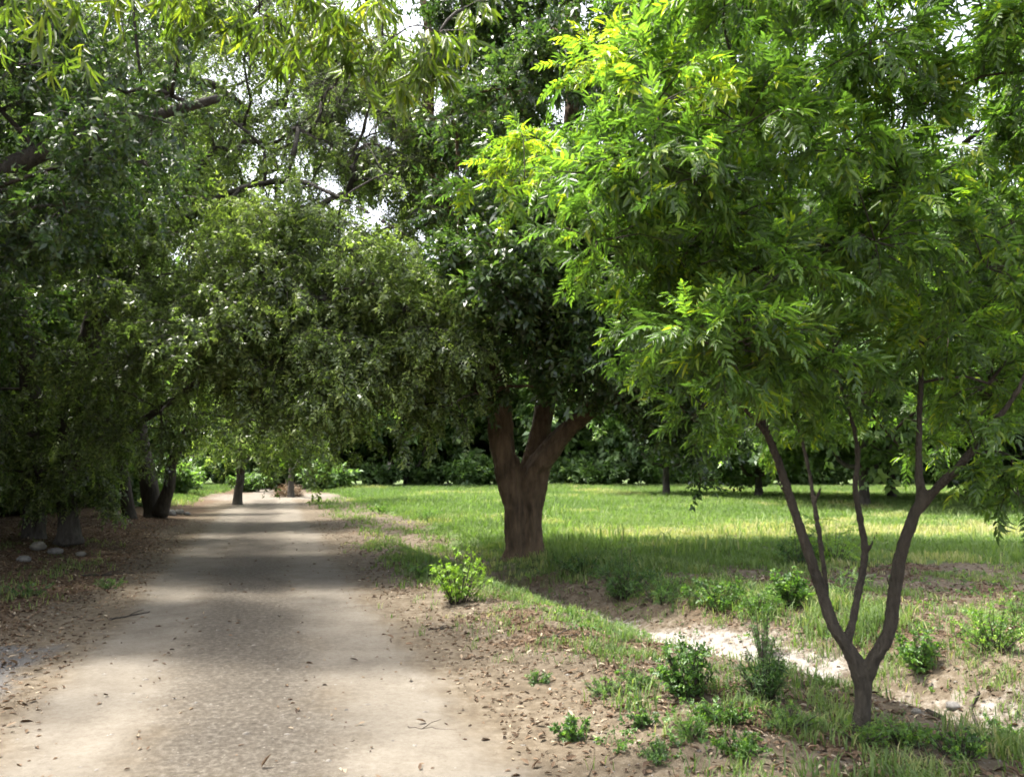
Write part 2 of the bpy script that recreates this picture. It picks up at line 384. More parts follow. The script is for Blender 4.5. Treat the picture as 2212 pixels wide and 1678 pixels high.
T_FEATHER = [pinnate(8, 0.22, 0.085, dr, rs0, fine=False, ang=65) for dr in (0.1, 0.3, 0.6)]
T_OLIVE = [tuft(11, 0.26, 0.11, rs0) for _ in range(3)] + [pinnate(6, 0.26, 0.1, dr, rs0, fine=False, ang=60) for dr in (0.2, 0.5)]
T_DARK = [tuft(9, 0.42, 0.17, rs0) for _ in range(4)]
T_FAR = [tuft(7, 0.62, 0.3, rs0) for _ in range(4)]
T_SHRUB = [tuft(8, 0.45, 0.24, rs0, 1.2, fine=True) for _ in range(3)]
T_HANG = [tuft(5, 0.85, 0.14, rs0, 0.55, fine=True, reach=0.6) for _ in range(4)]

def scatter_sprays(pos, dirs, size, tmpl, tint, roll=0.9, r=rng, young=0.0):
    """pos,dirs (N,3), size (N,), tint (N,) -> V,F,tint arrays"""
    Vs = []; Fs = []; Ts = []; n0 = 0
    N = len(pos); which = r.integers(0, len(tmpl), N)
    d = dirs / (np.linalg.norm(dirs, axis=1)[:, None] + 1e-9)
    up = np.array([0, 0, 1.0]) + r.normal(0, roll * 0.5, (N, 3))
    y = np.cross(up, d); y /= np.linalg.norm(y, axis=1)[:, None] + 1e-9
    z = np.cross(d, y)
    for k, (TV, TF, lid) in enumerate(tmpl):
        i = np.nonzero(which == k)[0]
        if not len(i): continue
        v = pos[i][:, None, :] + size[i][:, None, None] * (TV[None, :, 0:1] * d[i][:, None] + TV[None, :, 1:2] * y[i][:, None] + TV[None, :, 2:3] * z[i][:, None])
        f = TF[None] + (np.arange(len(i)) * len(TV))[:, None, None] + n0
        nl = lid.max() + 1
        tj = r.normal(0, 0.15, (len(i), nl + 1)); t = tint[i][:, None] + tj[:, lid]
        Vs.append(v.reshape(-1, 3)); Fs.append(f.reshape(-1, 4)); Ts.append(np.clip(t, 0, 1).ravel()); n0 += len(i) * len(TV)
    return np.concatenate(Vs), np.concatenate(Fs), np.concatenate(Ts)

# openings in the canopy through which the sun reaches the ground: (s, t, half width, half length, share cut)
SUNNY = [(0.0, 25.2, 5.0, 1.9, 0.97), (0.5, 41, 8.0, 5.5, 0.95), (0.8, 7.6, 0.7, 1.2, 0.7), (-0.9, 7.2, 0.6, 1.1, 0.4), (1.2, 5.4, 1.6, 2.6, 0.2), (4.1, 7.1, 0.7, 0.9, 0.97),
         (2.05, 8.7, 0.75, 0.9, 0.97), (2.6, 7.6, 0.8, 1.6, 0.75), (2.9, 17.5, 1.2, 5.0, 0.7), (9.5, 24, 7, 9, 0.92), (-2, 55, 12, 6, 0.8), (5.0, 5.2, 0.9, 0.6, 0.85)]
# openings above a sunlit bough: a point of it, the radius, the share cut among leaves more than a metre and a half higher
LIT = [(P(980, 720, 12.2), 1.5, 0.8), (P(1130, 280, 4.6), 0.8, 1.0), (P(800, 600, 12.3), 1.9, 0.6), (P(620, 720, 12.6), 1.2, 0.4), (P(680, 930, 31), 3.5, 0.7)]
GAPS = [(940, 200, 26, 62), (785, 262, 42, 34), (720, 395, 34, 26), (1262, 25, 20, 34), (655, 330, 16, 12), (1742, 228, 14, 12), (915, 465, 10, 12), (700, 300, 16, 14),
        (830, 300, 16, 22), (90, 140, 18, 12), (1660, 20, 22, 12), (2105, 18, 16, 14), (1010, 30, 16, 22), (1060, 70, 10, 10)]
def keep(p, gaps=True, r=rng):
    k = np.ones(len(p), bool)
    g = p - SUNV[None] * (p[:, 2:3] / SUNV[2])
    s, t = st(g[:, 0], g[:, 1]); s = s - road_shift(t)
    for (a, b, ra, rb, c) in SUNNY:
        e = ((s - a) / ra) ** 2 + ((t - b) / rb) ** 2
        k &= ~((r.random(len(p)) < c * (1 - sstep(0.7, 1.15, e))))
    for (q, ra, c) in LIT:
        w = p - q; al = w @ SUNV; e = np.linalg.norm(w - al[:, None] * SUNV[None], axis=1) / ra
        k &= ~((al > 1.7) & (r.random(len(p)) < c * (1 - sstep(0.7, 1.1, e))))
    if gaps:
        u, v = project(p)
        for (a, b, ra, rb) in GAPS:
            e = ((u - a) / (ra * .85)) ** 2 + ((v - b) / (rb * .85)) ** 2
            k &= ~(e < 1 + 0.5 * r.random(len(p)))
    return k

def grow(paths, clumps, tubes, r_tip, k=5, arch=0.12, cap=0.6, r=rng):
    """limbs from the given stems to every clump centre; radius from how many clumps a limb carries"""
    P0 = []; R0 = []
    for p in paths:
        P0.append(p[:, :3]); R0.append(p[:, 3])
    pts = list(np.concatenate(P0)); rad = list(np.concatenate(R0)); par = [-1] * len(pts); load = [0] * len(pts)
    chains = []
    arr = np.array(pts); order = np.argsort([np.min(np.linalg.norm(arr - c[:3], axis=1)) for c in clumps])
    for ci in order:
        c = np.asarray(clumps[ci][:3]); A = np.array(pts); dv = c - A; dist = np.linalg.norm(dv, axis=1)
        cost = dist * (1 + 0.5 * np.clip(-dv[:, 2] / (dist + 1e-6), 0, 1))
        j = int(np.argmin(cost)); L = dist[j]; n = max(3, int(L / 0.35) + 2); n = min(n, 9)
        tpar = np.linspace(0, 1, n + 1)[1:, None]
        off = r.normal(0, 0.07 * L, 3); off[2] += arch * L
        path = A[j] + (c - A[j]) * tpar + off * (4 * tpar * (1 - tpar)) * 0.6 + r.normal(0, 0.012 * L, (n, 3)) * (tpar < 1)
        ids = []; prev = j
        for q in path:
            pts.append(q); rad.append(0); par.append(prev); load.append(0); prev = len(pts) - 1; ids.append(prev)
        chains.append((j, ids)); q = prev
        while q != -1: load[q] += 1; q = par[q]
    for j, ids in chains:
        rr = [r_tip * load[i] ** 0.5 for i in ids]; rr = [rr[0] * 1.15] + rr
        if rad[j]: rr = [min(v, rad[j] * cap) for v in rr]
        tubes.add([pts[j]] + [pts[i] for i in ids], np.linspace(1, 0.8, len(rr)) * np.array(rr), k)
def clump_sprays(clumps, per_twig=5, droop=0.3, twig=None, twig_r=0.004, r=rng, spread=0.9, out=0.5):
    """leafy twigs out of every clump centre; clump rows (x,y,z,rx,ry,rz,n)"""
    Ps = []; Ds = []
    for c in clumps:
        m = max(1, int(c[6] / per_twig))
        d = r.normal(0, 1, (m, 3)); d /= np.linalg.norm(d, axis=1)[:, None]
        R = np.array(c[3:6]); ctr = np.array(c[:3])
        st_ = ctr + d * R * r.uniform(0, 0.35, (m, 1)); ln = r.uniform(0.75, 1.1, (m, 1))
        en = ctr + d * R * ln; en[:, 2] -= droop * R.mean() * r.random(m) * 0.9
        mid = (st_ + en) / 2; mid[:, 2] += 0.1 * R.mean()
        if twig is not None:
            for a, b, e in zip(st_, mid, en): twig.add(np.array([a, b, e]), np.linspace(1.2, 0.4, 3) * twig_r, 3)
        for q in range(per_twig):
            u = np.clip((q + r.random((m, 1))) / per_twig, 0, 1) * 0.85 + 0.15
            p = st_ * (1 - u) ** 2 + 2 * mid * u * (1 - u) + en * u ** 2
            dd = (en - st_); dd = dd / (np.linalg.norm(dd, axis=1)[:, None] + 1e-9)
            dr = dd * out + r.normal(0, spread * 0.5, (m, 3)); dr[:, 2] -= droop
            Ps.append(p); Ds.append(dr)
    return np.concatenate(Ps), np.concatenate(Ds)
def fill(poly, d0, d1, count, rad, n, flat=0.75, r=rng, tries=9000):
    """clump centres spread over an outline, between two distances"""
    poly = np.array(poly, float); lo, hi = poly.min(0), poly.max(0); out = []
    for _ in range(tries):
        if len(out) >= count: break
        q = lo + (hi - lo) * r.random(2); inside = False
        for i in range(len(poly)):
            a, b = poly[i], poly[i - 1]
            if (a[1] > q[1]) != (b[1] > q[1]) and q[0] < (b[0] - a[0]) * (q[1] - a[1]) / (b[1] - a[1]) + a[0]: inside = not inside
        if not inside: continue
        p = P(q[0], q[1], d0 + (d1 - d0) * r.random())
        R = rad * r.uniform(0.75, 1.3)
        if p[2] < 0.3: continue
        if any(np.linalg.norm(p - np.array(o[:3])) < 0.55 * rad for o in out): continue
        out.append((*p, R, R, R * flat, int(n * (R / rad) ** 2)))
    return out
def stem_path(pp, n=5):
    """rows (px,py,d,r) -> smooth world path"""
    return spline([[*P(a, b, d), r] for a, b, d, r in pp], n)

def make_tree(name, label, cat, base, stems, clumps, tmpl, size, lmat, bmat, droop=0.3, r_tip=0.012, per_twig=5, twigs=True, gaps=True, voxel=0, tint=(0.45, 0.2), group=None, k=12,
              lump=0.08, cut=True, young=None, spread=0.9, out=0.5, roll=0.9, twig_r=0.004, arch=0.12, seed=1):
    r = np.random.default_rng(seed)
    root = empty(name, base, label, cat, group)
    tb = Tubes()
    for i, p in enumerate(stems): tb.add(p[:, :3], p[:, 3], k, lump, 5 + i)
    t_ob = tb.build('trunk', bmat, root)
    if voxel:
        md = t_ob.modifiers.new('fuse', 'REMESH'); md.mode = 'VOXEL'; md.voxel_size = voxel; md.use_smooth_shade = True
        tx = bpy.data.textures.new(name + '_bark', 'CLOUDS'); tx.noise_scale = voxel * 5; tx.noise_depth = 4
        dp = t_ob.modifiers.new('bark', 'DISPLACE'); dp.texture = tx; dp.strength = voxel * 1.6; dp.mid_level = .5; dp.texture_coords = 'LOCAL'
    br = Tubes(); grow(stems, clumps, br, r_tip, 5, arch, r=r)
    p, d = clump_sprays(clumps, per_twig, droop, br if twigs else None, twig_r, r, spread, out)
    if cut:
        kk = keep(p, gaps, r); p, d = p[kk], d[kk]
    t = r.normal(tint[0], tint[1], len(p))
    if young is not None: t = young(p, t, r)  # hook: lit and shaded areas painted into the leaf tint
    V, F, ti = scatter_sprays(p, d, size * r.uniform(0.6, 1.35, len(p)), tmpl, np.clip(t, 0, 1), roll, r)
    BV = np.concatenate(br.V); BF = np.concatenate(br.F); tri = BF[:, 2] == BF[:, 3]
    co = mesh('crown', np.concatenate([V, BV]), [F, BF[~tri] + len(V), BF[tri][:, :3] + len(V)], lmat, root, tint=np.concatenate([ti, np.zeros(len(BF))]))
    co.data.materials.append(bmat)
    co.data.polygons.foreach_set('material_index', np.concatenate([np.zeros(len(F), np.int32), np.ones(len(BF), np.int32)]))
    return root

# ------------------------------------------------------------------ the slender tree in front
b0 = G(1862, 1578); d0 = b0[1]
def sm(rows): return stem_path([(a, b, d0 + dd, r * .76) for a, b, dd, r in rows])
stems = [
    sm([(1860, 1594, 0, .105), (1861, 1560, 0, .07), (1865, 1505, 0, .06), (1862, 1460, 0, .07), (1834, 1405, 0.02, .05), (1800, 1350, .05, .046), (1772, 1270, .1, .042), (1745, 1190, .12, .039), (1710, 1085, .15, .035), (1682, 1000, .15, .032), (1648, 910, .1, .028), (1626, 800, 0.0, .024), (1606, 690, -.1, .02), (1570, 480, -.2, .014), (1520, 260, -.25, .008)]),
    sm([(1862, 1480, 0, .06), (1888, 1422, -.03, .052), (1920, 1366, -.06, .05), (1932, 1280, -.08, .046), (1946, 1200, -.1, .044), (1974, 1112, -.12, .042), (1990, 1080, -.12, .042), (1984, 1000, -.1, .024), (1986, 900, -.05, .022), (1990, 700, 0, .018), (1970, 500, .1, .013), (1990, 250, .15, .008)]),
    sm([(1985, 1100, -.12, .036), (2022, 1056, -.16, .034), (2078, 1000, -.25, .028), (2132, 930, -.35, .022), (2200, 840, -.45, .016), (2270, 660, -.5, .01)]),
    sm([(1826, 1398, .02, .032), (1840, 1350, .05, .03), (1856, 1270, .1, .028), (1868, 1190, .16, .027), (1858, 1120, .2, .025), (1848, 1050, .22, .022), (1850, 950, .3, .018), (1800, 760, .4, .014), (1770, 520, .4, .009)]),
    sm([(1788, 1320, .07, .022), (1782, 1250, .15, .021), (1772, 1170, .22, .02), (1758, 1080, .3, .018), (1742, 990, .36, .015), (1700, 820, .45, .012), (1680, 600, .5, .008)]),
    sm([(1662, 945, .12, .02), (1610, 885, .0, .017), (1540, 825, -.12, .015), (1480, 770, -.2, .012), (1380, 620, -.2, .009), (1250, 430, -.15, .006)]),
]
stems += [sm([(a, b, dd, .016), (a + c * .5, b - 26, dd - .03, .01), (a + c, b - 60, dd - .06, .004)]) for a, b, c, dd in [(1772, 1270, -34, .1), (1868, 1200, 30, .16), (1946, 1200, 26, -.1), (1712, 1085, -40, .15), (1758, 1090, 22, .3), (1932, 1285, -24, -.08)]]
poly = [(1100, 370), (1180, 280), (1310, 130), (1360, -160), (2380, -160), (2380, 880), (2200, 920), (2060, 840), (1900, 800), (1700, 790), (1520, 790), (1330, 740), (1240, 690), (1150, 520)]
cl = fill(poly, d0 - 1.15, d0 + 1.25, 130, 0.34, 88, 0.7)
for (a, b, dd, R, n) in [(1060, 385, -.1, .2, 20), (1130, 300, 0, .22, 24), (1290, 130, .1, .26, 26), (2190, 1035, -.4, .24, 26), (2120, 980, -.3, .3, 24), (1500, 215, 0, .2, 18), (1900, 150, .3, .34, 90), (1930, 260, .4, .34, 80), (2150, 330, .3, .32, 70), (1880, 60, .2, .3, 70), (1480, 580, -.5, .25, 24), (2140, 900, -.5, .22, 30), (2185, 985, -.5, .2, 26), (2200, 1070, -.6, .18, 24), (1650, 860, 0, .22, 36), (1760, 880, .2, .22, 36), (1880, 860, .1, .2, 30)]:
    cl.append((*P(a, b, d0 + dd), R, R, R * .75, n))
cl += fill([(1400, 800), (2100, 800), (2120, 960), (1950, 1000), (1700, 980), (1450, 900)], d0 + .7, d0 + 1.6, 24, .24, 30, .8)
def lit_young_neem(p, t, r):  # yellow new growth and sunlit tip highlights, both painted into the leaf tint
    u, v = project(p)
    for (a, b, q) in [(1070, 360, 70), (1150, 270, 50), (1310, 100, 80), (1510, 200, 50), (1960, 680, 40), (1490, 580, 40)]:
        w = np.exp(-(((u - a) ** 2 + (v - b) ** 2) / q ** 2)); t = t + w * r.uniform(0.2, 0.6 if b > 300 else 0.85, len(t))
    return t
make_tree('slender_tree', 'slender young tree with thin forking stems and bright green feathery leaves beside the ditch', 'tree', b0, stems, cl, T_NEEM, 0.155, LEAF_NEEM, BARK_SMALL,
          droop=0.12, r_tip=0.0035, per_twig=8, voxel=0.009, tint=(0.5, 0.17), young=lit_young_neem, k=14, lump=0.12, spread=0.8, out=0.7, gaps=False, seed=21, cut=False)

# ------------------------------------------------------------------ the thick forked tree
b1 = G(1136, 1204); d1 = b1[1]
def bt(rows): return stem_path([(a, b, d1 + dd, r) for a, b, dd, r in rows], 6)
stems = [
    bt([(1114, 1218, 0, .29), (1117, 1180, 0, .2), (1114, 1100, 0, .2), (1100, 1030, 0, .22), (1084, 970, 0, .22), (1080, 900, 0, .21), (1068, 800, .1, .18), (1020, 620, .3, .14), (955, 430, .5, .12), (925, 280, .7, .12), (930, 100, .9, .09), (900, -60, 1, .06)]),
    bt([(1156, 1218, .05, .29), (1152, 1180, .05, .2), (1148, 1100, .05, .2), (1157, 1030, .0, .22), (1186, 975, -.1, .19), (1235, 920, -.2, .15), (1300, 865, -.4, .13), (1390, 790, -.6, .14), (1500, 700, -.8, .11), (1620, 560, -.9, .07)]),
    bt([(1136, 1210, .2, .28), (1134, 1120, .2, .21), (1146, 1030, .2, .21), (1166, 950, .3, .2), (1178, 860, .4, .17), (1190, 720, .5, .15), (1215, 480, .7, .14), (1236, 200, .9, .12), (1244, -20, 1.1, .1), (1250, -200, 1.2, .07)]),
    bt([(1085, 930, 0, .1), (1040, 860, -.5, .08), (990, 790, -1, .06), (930, 740, -1.5, .04)]),
]
poly = [(960, 60), (1000, -250), (1750, -250), (1800, 700), (1640, 880), (1500, 930), (1380, 780), (1120, 730), (1010, 560), (1000, 400), (900, 330)]
cl = fill(poly, d1 - 3.2, d1 + 3.2, 150, 0.85, 190, 0.7)
cl += fill([(960, 350), (1250, 350), (1300, 820), (1080, 820), (980, 650)], d1 - 3.4, d1 - 1.6, 26, 0.6, 130, 0.75)
for (a, b, dd, R, n) in [(1515, 1040, .5, .33, 26), (1505, 985, .4, .42, 30), (1120, 835, -1.0, .3, 16), (1350, 800, -1.6, .5, 90), (1430, 850, -1.4, .45, 80), (1480, 780, -1.5, .5, 90), (1290, 780, -1.2, .4, 70), (1050, 790, -1.2, .4, 70), (1010, 850, -1.4, .3, 40), (1180, 800, -.9, .35, 50), (1400, 920, -.6, .3, 36), (1270, 850, -1.0, .32, 50), (1330, 870, -1.0, .32, 50), (1180, 850, -1.0, .25, 30), (1060, 860, -1.0, .3, 40), (1000, 900, -1.2, .25, 26), (840, 250, 2, .35, 22), (880, 350, 1, .4, 34), (870, 130, 1, .5, 40)]:
    cl.append((*P(a, b, d1 + dd), R, R, R * .8, n))
cl += fill([(960, -40), (1080, -40), (1080, 180), (960, 180)], d1 - 1, d1 + 2, 9, .55, 110, .75)
make_tree('thick_forked_tree', 'old tree whose thick brown trunk splits into heavy limbs at the near field edge', 'tree', b1, stems, cl, T_DARK, 0.26, LEAF_DARK, BARK_BIG,
          droop=0.35, r_tip=0.016, per_twig=6, voxel=0.028, tint=(0.45, 0.22), k=22, lump=0.2, seed=22, twig_r=0.006)

# ------------------------------------------------------------------ the row of trees along the left of the road
def lane_tree(label, base, stems, cl, tmpl, size, mat, tint, seed, **kw):
    return make_tree('shade_tree', label, 'tree', base, stems, cl, tmpl, size, mat, BARK_GREY, tint=tint, seed=seed, group='shade trees along the left of the road', **kw)
# nearest trunk in the picture, double, its boughs hang over the road
bA = G(112, 1168); dA = bA[1]
def ta(rows): return stem_path([(a, b, dA + dd, r) for a, b, dd, r in rows], 6)
stems = [ta([(72, 1180, .2, .29), (74, 1140, .2, .2), (78, 1020, .2, .18), (70, 880, .2, .17), (40, 650, 0, .18), (-20, 350, 0, .14), (-40, 0, 0, .1)]),
         ta([(150, 1176, -.1, .27), (148, 1130, -.1, .19), (146, 1010, -.1, .18), (165, 860, -.4, .22), (220, 640, -1, .18), (300, 400, -1.5, .14), (380, 100, -2, .1)]),
         ta([(150, 1010, -.1, .1), (225, 950, -.6, .085), (290, 920, -1.2, .07), (420, 830, -2, .055), (560, 720, -3, .04), (700, 640, -3.8, .03), (860, 600, -4.6, .02)]),
         ta([(200, 720, -.8, .1), (330, 540, -1.6, .08), (470, 430, -2.4, .06), (620, 390, -3.2, .045), (740, 430, -4, .03), (900, 520, -4.6, .02)])]
cl = fill([(560, 800), (1000, 760), (1010, 880), (640, 980)], 11.5, 13.5, 26, .3, 44, 1.9)
cl += fill([(430, 200), (760, 200), (900, 420), (820, 560), (430, 440)], 11.5, 14, 26, .5, 60, .8)
cl += fill([(180, 420), (400, 390), (410, 640), (180, 720)], dA - 4.5, dA - 2.2, 20, .5, 80, .8)
cl += fill([(430, 560), (520, 430), (640, 420), (760, 480), (900, 560), (985, 640), (1000, 760), (960, 830), (860, 830), (760, 880), (600, 900), (450, 840)], 11.0, 14.0, 130, 0.6, 110, 0.7)
cl += fill([(420, -150), (800, -150), (850, 120), (740, 220), (640, 330), (560, 480), (420, 480)], 12, 17, 80, 0.8, 95, 0.7)
cl += fill([(370, 40), (580, 40), (580, 260), (370, 260)], 11.5, 15, 12, .5, 90, .75)
cl += fill([(680, 130), (900, 130), (900, 380), (680, 380)], 13, 17, 26, .55, 95, .75)
cl += fill([(780, 240), (960, 240), (960, 520), (800, 520)], 13, 15.5, 10, .45, 90, .75)
cl += fill([(640, 60), (930, 60), (960, 420), (900, 560), (700, 520), (620, 380)], 12.5, 17.5, 70, 0.6, 110, 0.7)
cl += fill([(420, -1100), (1500, -1100), (1300, -300), (420, -300)], 9.5, 14.5, 9, 0.9, 60, 0.6)  # unseen high boughs above the frame, added to shade the road
cl += fill([(20, 860), (230, 860), (250, 1090), (20, 1090)], dA - .8, dA + .4, 16, .38, 26, 1)
for (a, b, dd, R, n) in [(1030, 655, 12.2, .22, 14), (1010, 600, 12.2, .22, 14), (1030, 850, 12.0, .2, 14), (1000, 900, 12.2, .26, 18), (960, 880, 12, .3, 20), (790, 940, 12.6, .35, 24), (740, 980, 13, .25, 14)]:
    cl.append((*P(a, b, dd), R, R, R * .7, n))
cl += fill([(-250, -200), (650, -200), (640, 300), (480, 430), (420, 820), (180, 800), (-250, 800)], dA - 4.5, dA + 3.5, 130, 0.95, 160, 0.7)
cl += fill([(-120, 760), (300, 760), (430, 850), (430, 960), (250, 1010), (-120, 1040)], dA - 3.0, dA + 2.5, 60, .55, 70, .9)
cl += fill([(-120, 960), (235, 960), (235, 1085), (-120, 1085)], dA - 1.2, dA + 1.0, 20, .34, 30, 1)
def shade_tint_olive(p, t, r):  # shade on the left side painted into the leaf tint, plus one paler spot
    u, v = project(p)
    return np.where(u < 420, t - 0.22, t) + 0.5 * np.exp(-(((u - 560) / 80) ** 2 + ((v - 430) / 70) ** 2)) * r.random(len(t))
lane_tree('tree with twin shaded trunks whose olive boughs hang out over the road', bA, stems, cl, T_OLIVE, 0.28, LEAF_OLIVE, (0.5, 0.22), 31, droop=0.65, r_tip=0.01, per_twig=6, k=12, voxel=0.04, lump=0.14, young=shade_tint_olive, twig_r=0.005)
# second trunk, leaning, farther along
bB = G(340, 1118); dB = bB[1]
def tb_(rows): return stem_path([(a, b, dB + dd, r) for a, b, dd, r in rows], 6)
stems = [tb_([(335, 1126, 0, .34), (330, 1090, 0, .27), (318, 1020, 0, .25), (300, 920, .2, .22), (290, 700, .5, .18), (300, 400, 1, .12)]),
         tb_([(345, 1110, -.2, .22), (365, 1050, -.4, .17), (372, 1000, -.5, .15), (400, 940, -1, .13), (470, 840, -2, .1), (560, 720, -3, .07)]),
         tb_([(282, 1126, -1, .22), (276, 1090, -1, .17), (262, 1000, -1, .16), (245, 880, -1, .14), (220, 700, -1, .1)])]
cl = fill([(100, 250), (760, 300), (830, 500), (800, 850), (700, 960), (560, 970), (460, 950), (330, 900), (120, 880)], dB - 4, dB + 3.5, 120, 1.15, 150, 0.7)
lane_tree('second tree of the left row, with a leaning dark trunk above a few stones', bB, stems, cl, T_DARK, 0.32, LEAF_OLIVE, (0.42, 0.2), 32, droop=0.45, r_tip=0.016, per_twig=5, twigs=False, lump=0.12)
# third: slim trunk right beside the road
bC = G(513, 1090); dC = bC[1]
def tc_(rows): return stem_path([(a, b, dC + dd, r) for a, b, dd, r in rows], 6)
stems = [tc_([(513, 1094, 0, .24), (514, 1070, 0, .18), (520, 1030, 0, .17), (520, 980, 0, .15), (545, 880, 0, .12), (560, 700, 0, .08)]),
         tc_([(519, 1030, 0, .08), (540, 980, -.5, .07), (580, 940, -1, .05)])]
cl = fill([(420, 600), (800, 600), (790, 880), (740, 960), (640, 930), (580, 985), (480, 985), (420, 960)], dC - 3, dC + 3.5, 60, 1.3, 80, 0.7)
lane_tree('slim dark-trunked tree at the left edge of the road where it meets the sunlit clearing', bC, stems, cl, T_DARK, 0.38, LEAF_OLIVE, (0.68, 0.2), 33, droop=0.5, r_tip=0.018, per_twig=5, twigs=False)
# fourth: out of the frame on the left, its crown leans into the upper left
bD = np.array([-7.4, 7.6, 0]); bD[2] = height(bD[0], bD[1])
stems = [spline([[*bD, .34], [-7.3, 7.6, 1.2, .26], [-7.1, 7.8, 2.8, .23], [-6.6, 8.2, 4.6, .19], [-5.8, 8.6, 6.4, .13], [-5.2, 8.8, 8, .08]], 6),
         spline([[-7.1, 7.8, 2.8, .15], [-6.2, 8.0, 3.9, .13], [-5.2, 8.2, 4.7, .1], [-4.2, 8.4, 5.2, .07], [-3.2, 8.4, 5.5, .04]], 6)]
cl = fill([(-420, -350), (430, -350), (500, 120), (330, 330), (120, 480), (60, 760), (-420, 800)], 7.0, 9.8, 110, 0.6, 150, 0.7)
cl += fill([(-400, -1200), (1000, -1200), (800, -420), (-400, -420)], 6.5, 9.5, 16, 0.7, 50, 0.6)  # more unseen boughs overhead, put in for their shade on the foreground
lane_tree('tree whose dark leafy boughs close the upper left corner', bD, stems, cl, T_DARK, 0.175, LEAF_DARK, (0.42, 0.24), 34, droop=0.45, r_tip=0.01, per_twig=6)
# the tree beside the camera: only its long hanging leaves come into view at the top
bE = np.array([-3.9, 1.2, 0]); bE[2] = height(bE[0], bE[1])
stems = [spline([[*bE, .2], [-3.9, 1.3, 1.2, .15], [-3.75, 1.5, 2.6, .13], [-3.5, 1.9, 3.8, .1], [-3.9, 2.6, 5.0, .08], [-4.4, 3.6, 6.2, .05]], 6),
         spline([[-3.6, 1.7, 3.2, .075], [-3.0, 2.5, 3.75, .055], [-2.2, 3.3, 4.2, .035], [-1.3, 4.0, 4.5, .024], [-0.4, 4.5, 4.6, .012]], 6),
         spline([[-3.3, 2.1, 3.55, .05], [-3.0, 3.2, 4.0, .035], [-2.7, 4.2, 4.2, .02]], 6)]
cl = []
for (a, b, dd, R, n) in [(340, -20, 4.2, .3, 26), (480, -30, 4.3, .3, 30), (600, -20, 4.4, .28, 26), (700, 10, 4.5, .28, 28), (800, 0, 4.5, .3, 34), (880, 60, 4.6, .26, 30), (950, 70, 4.7, .24, 28), (900, 130, 4.7, .16, 12), (230, -60, 4.1, .3, 20), (120, -60, 4, .3, 16), (640, 90, 4.6, .2, 12), (1000, 20, 4.8, .2, 12), (940, 120, 4.7, .2, 22), (880, 190, 4.7, .1, 8), (760, 60, 4.6, .26, 24), (560, 30, 4.5, .24, 20), (420, 20, 4.4, .24, 18)]:
    cl.append((*P(a, b, dd), R, R, R * .8, n))
rE = np.random.default_rng(77)
for _ in range(30):  # clumps out of view, added to dapple the near left ground with shade
    q = rE.random(); cl.append((-5.6 + 2.6 * q, 2.4 + 4.2 * rE.random(), 5.0 + 2.4 * rE.random(), .55, .55, .4, int(70 - 45 * q)))
make_tree('overhanging_tree', 'tree whose long narrow yellow-green leaves hang in at the top of the picture', 'tree', bE, stems, cl, T_HANG, 0.16, LEAF_HANG, BARK_GREY, droop=1.1, r_tip=0.005, per_twig=4, tint=(0.36, 0.25), seed=41, spread=0.7, out=0.3, cut=False, twig_r=0.0035)

# ------------------------------------------------------------------ trees in the field and around
def rand_crown(c, R, n, per, r, rad=None):
    out = []
    while len(out) < n:
        q = r.uniform(-1, 1, 3)
        l = np.linalg.norm(q)
        if l > 1 or l < 0.35: continue
        rr = (rad or R[0] * 0.33) * r.uniform(.8, 1.25); out.append((*(np.array(c) + q * R), rr, rr, rr * .75, per))
    return out
def free_tree(name, label, base, H, R, low, seed, group=None, mat=None, size=0.55, n=34, per=46, tr=0.2, tint=(0.42, 0.22), tmpl=None, lean=(0, 0), gaps=True, cut=True):
    r = np.random.default_rng(seed); x, y, z = base
    cz = (H + low) / 2
    st_ = [spline([[x, y, z - .1, tr * 1.35], [x + lean[0] * .1, y, z + .5, tr], [x + lean[0] * .4, y + lean[1] * .4, z + low, tr * .85], [x + lean[0], y + lean[1], z + cz, tr * .6], [x + lean[0] * 1.2, y, z + H * .85, tr * .25]], 5)]
    for a in range(3):
        an = r.uniform(0, 6.28)
        st_.append(spline([[x + lean[0] * .4, y + lean[1] * .4, z + low * .95, tr * .5], [x + lean[0] * .6 + math.cos(an) * R * .3, y + math.sin(an) * R * .3, z + low * 1.25 + .3, tr * .4], [x + lean[0] + math.cos(an) * R * .65, y + math.sin(an) * R * .65, z + cz, tr * .2]], 5))
    cl = rand_crown((x + lean[0], y + lean[1], z + cz), np.array([R, R, (H - low) / 2]), n, per, r)
    return make_tree(name, label, 'tree', base, st_, cl, tmpl or T_FAR, size, mat or LEAF_FAR, BARK_GREY, droop=0.35, r_tip=tr * .09, per_twig=5, twigs=False, tint=tint, group=group, k=8, gaps=gaps, seed=seed, cut=cut)
for i, (px, py, H, R, low, lab) in enumerate([
        (1868, 1096, 13, 4.6, 1.5, 'field tree whose dark trunk stands behind the forks of the slender tree'),
        (1927, 1078, 15, 5, 2.0, 'thin-trunked tree farther back in the sunlit field, behind the slender tree'),
        (1640, 1078, 14, 5, 1.2, 'leafy field tree with a low crown left of the slender tree'),
        (2140, 1078, 15, 5.5, 1.3, 'field tree seen behind the right limb of the slender tree'),
        (1440, 1072, 12, 4.4, 1.6, 'small rounded tree at the back of the field, right of the thick forked trunk'),
        (2330, 1100, 13, 5, 1.2, 'tree standing in the grass at the right border of the picture')]):
    b = G(px, py); free_tree('field_tree', lab, b, H, R, low, 60 + i, 'trees scattered in the field', size=0.5, n=80, per=90, tr=0.2, mat=LEAF_DARK if i % 2 else LEAF_FAR)

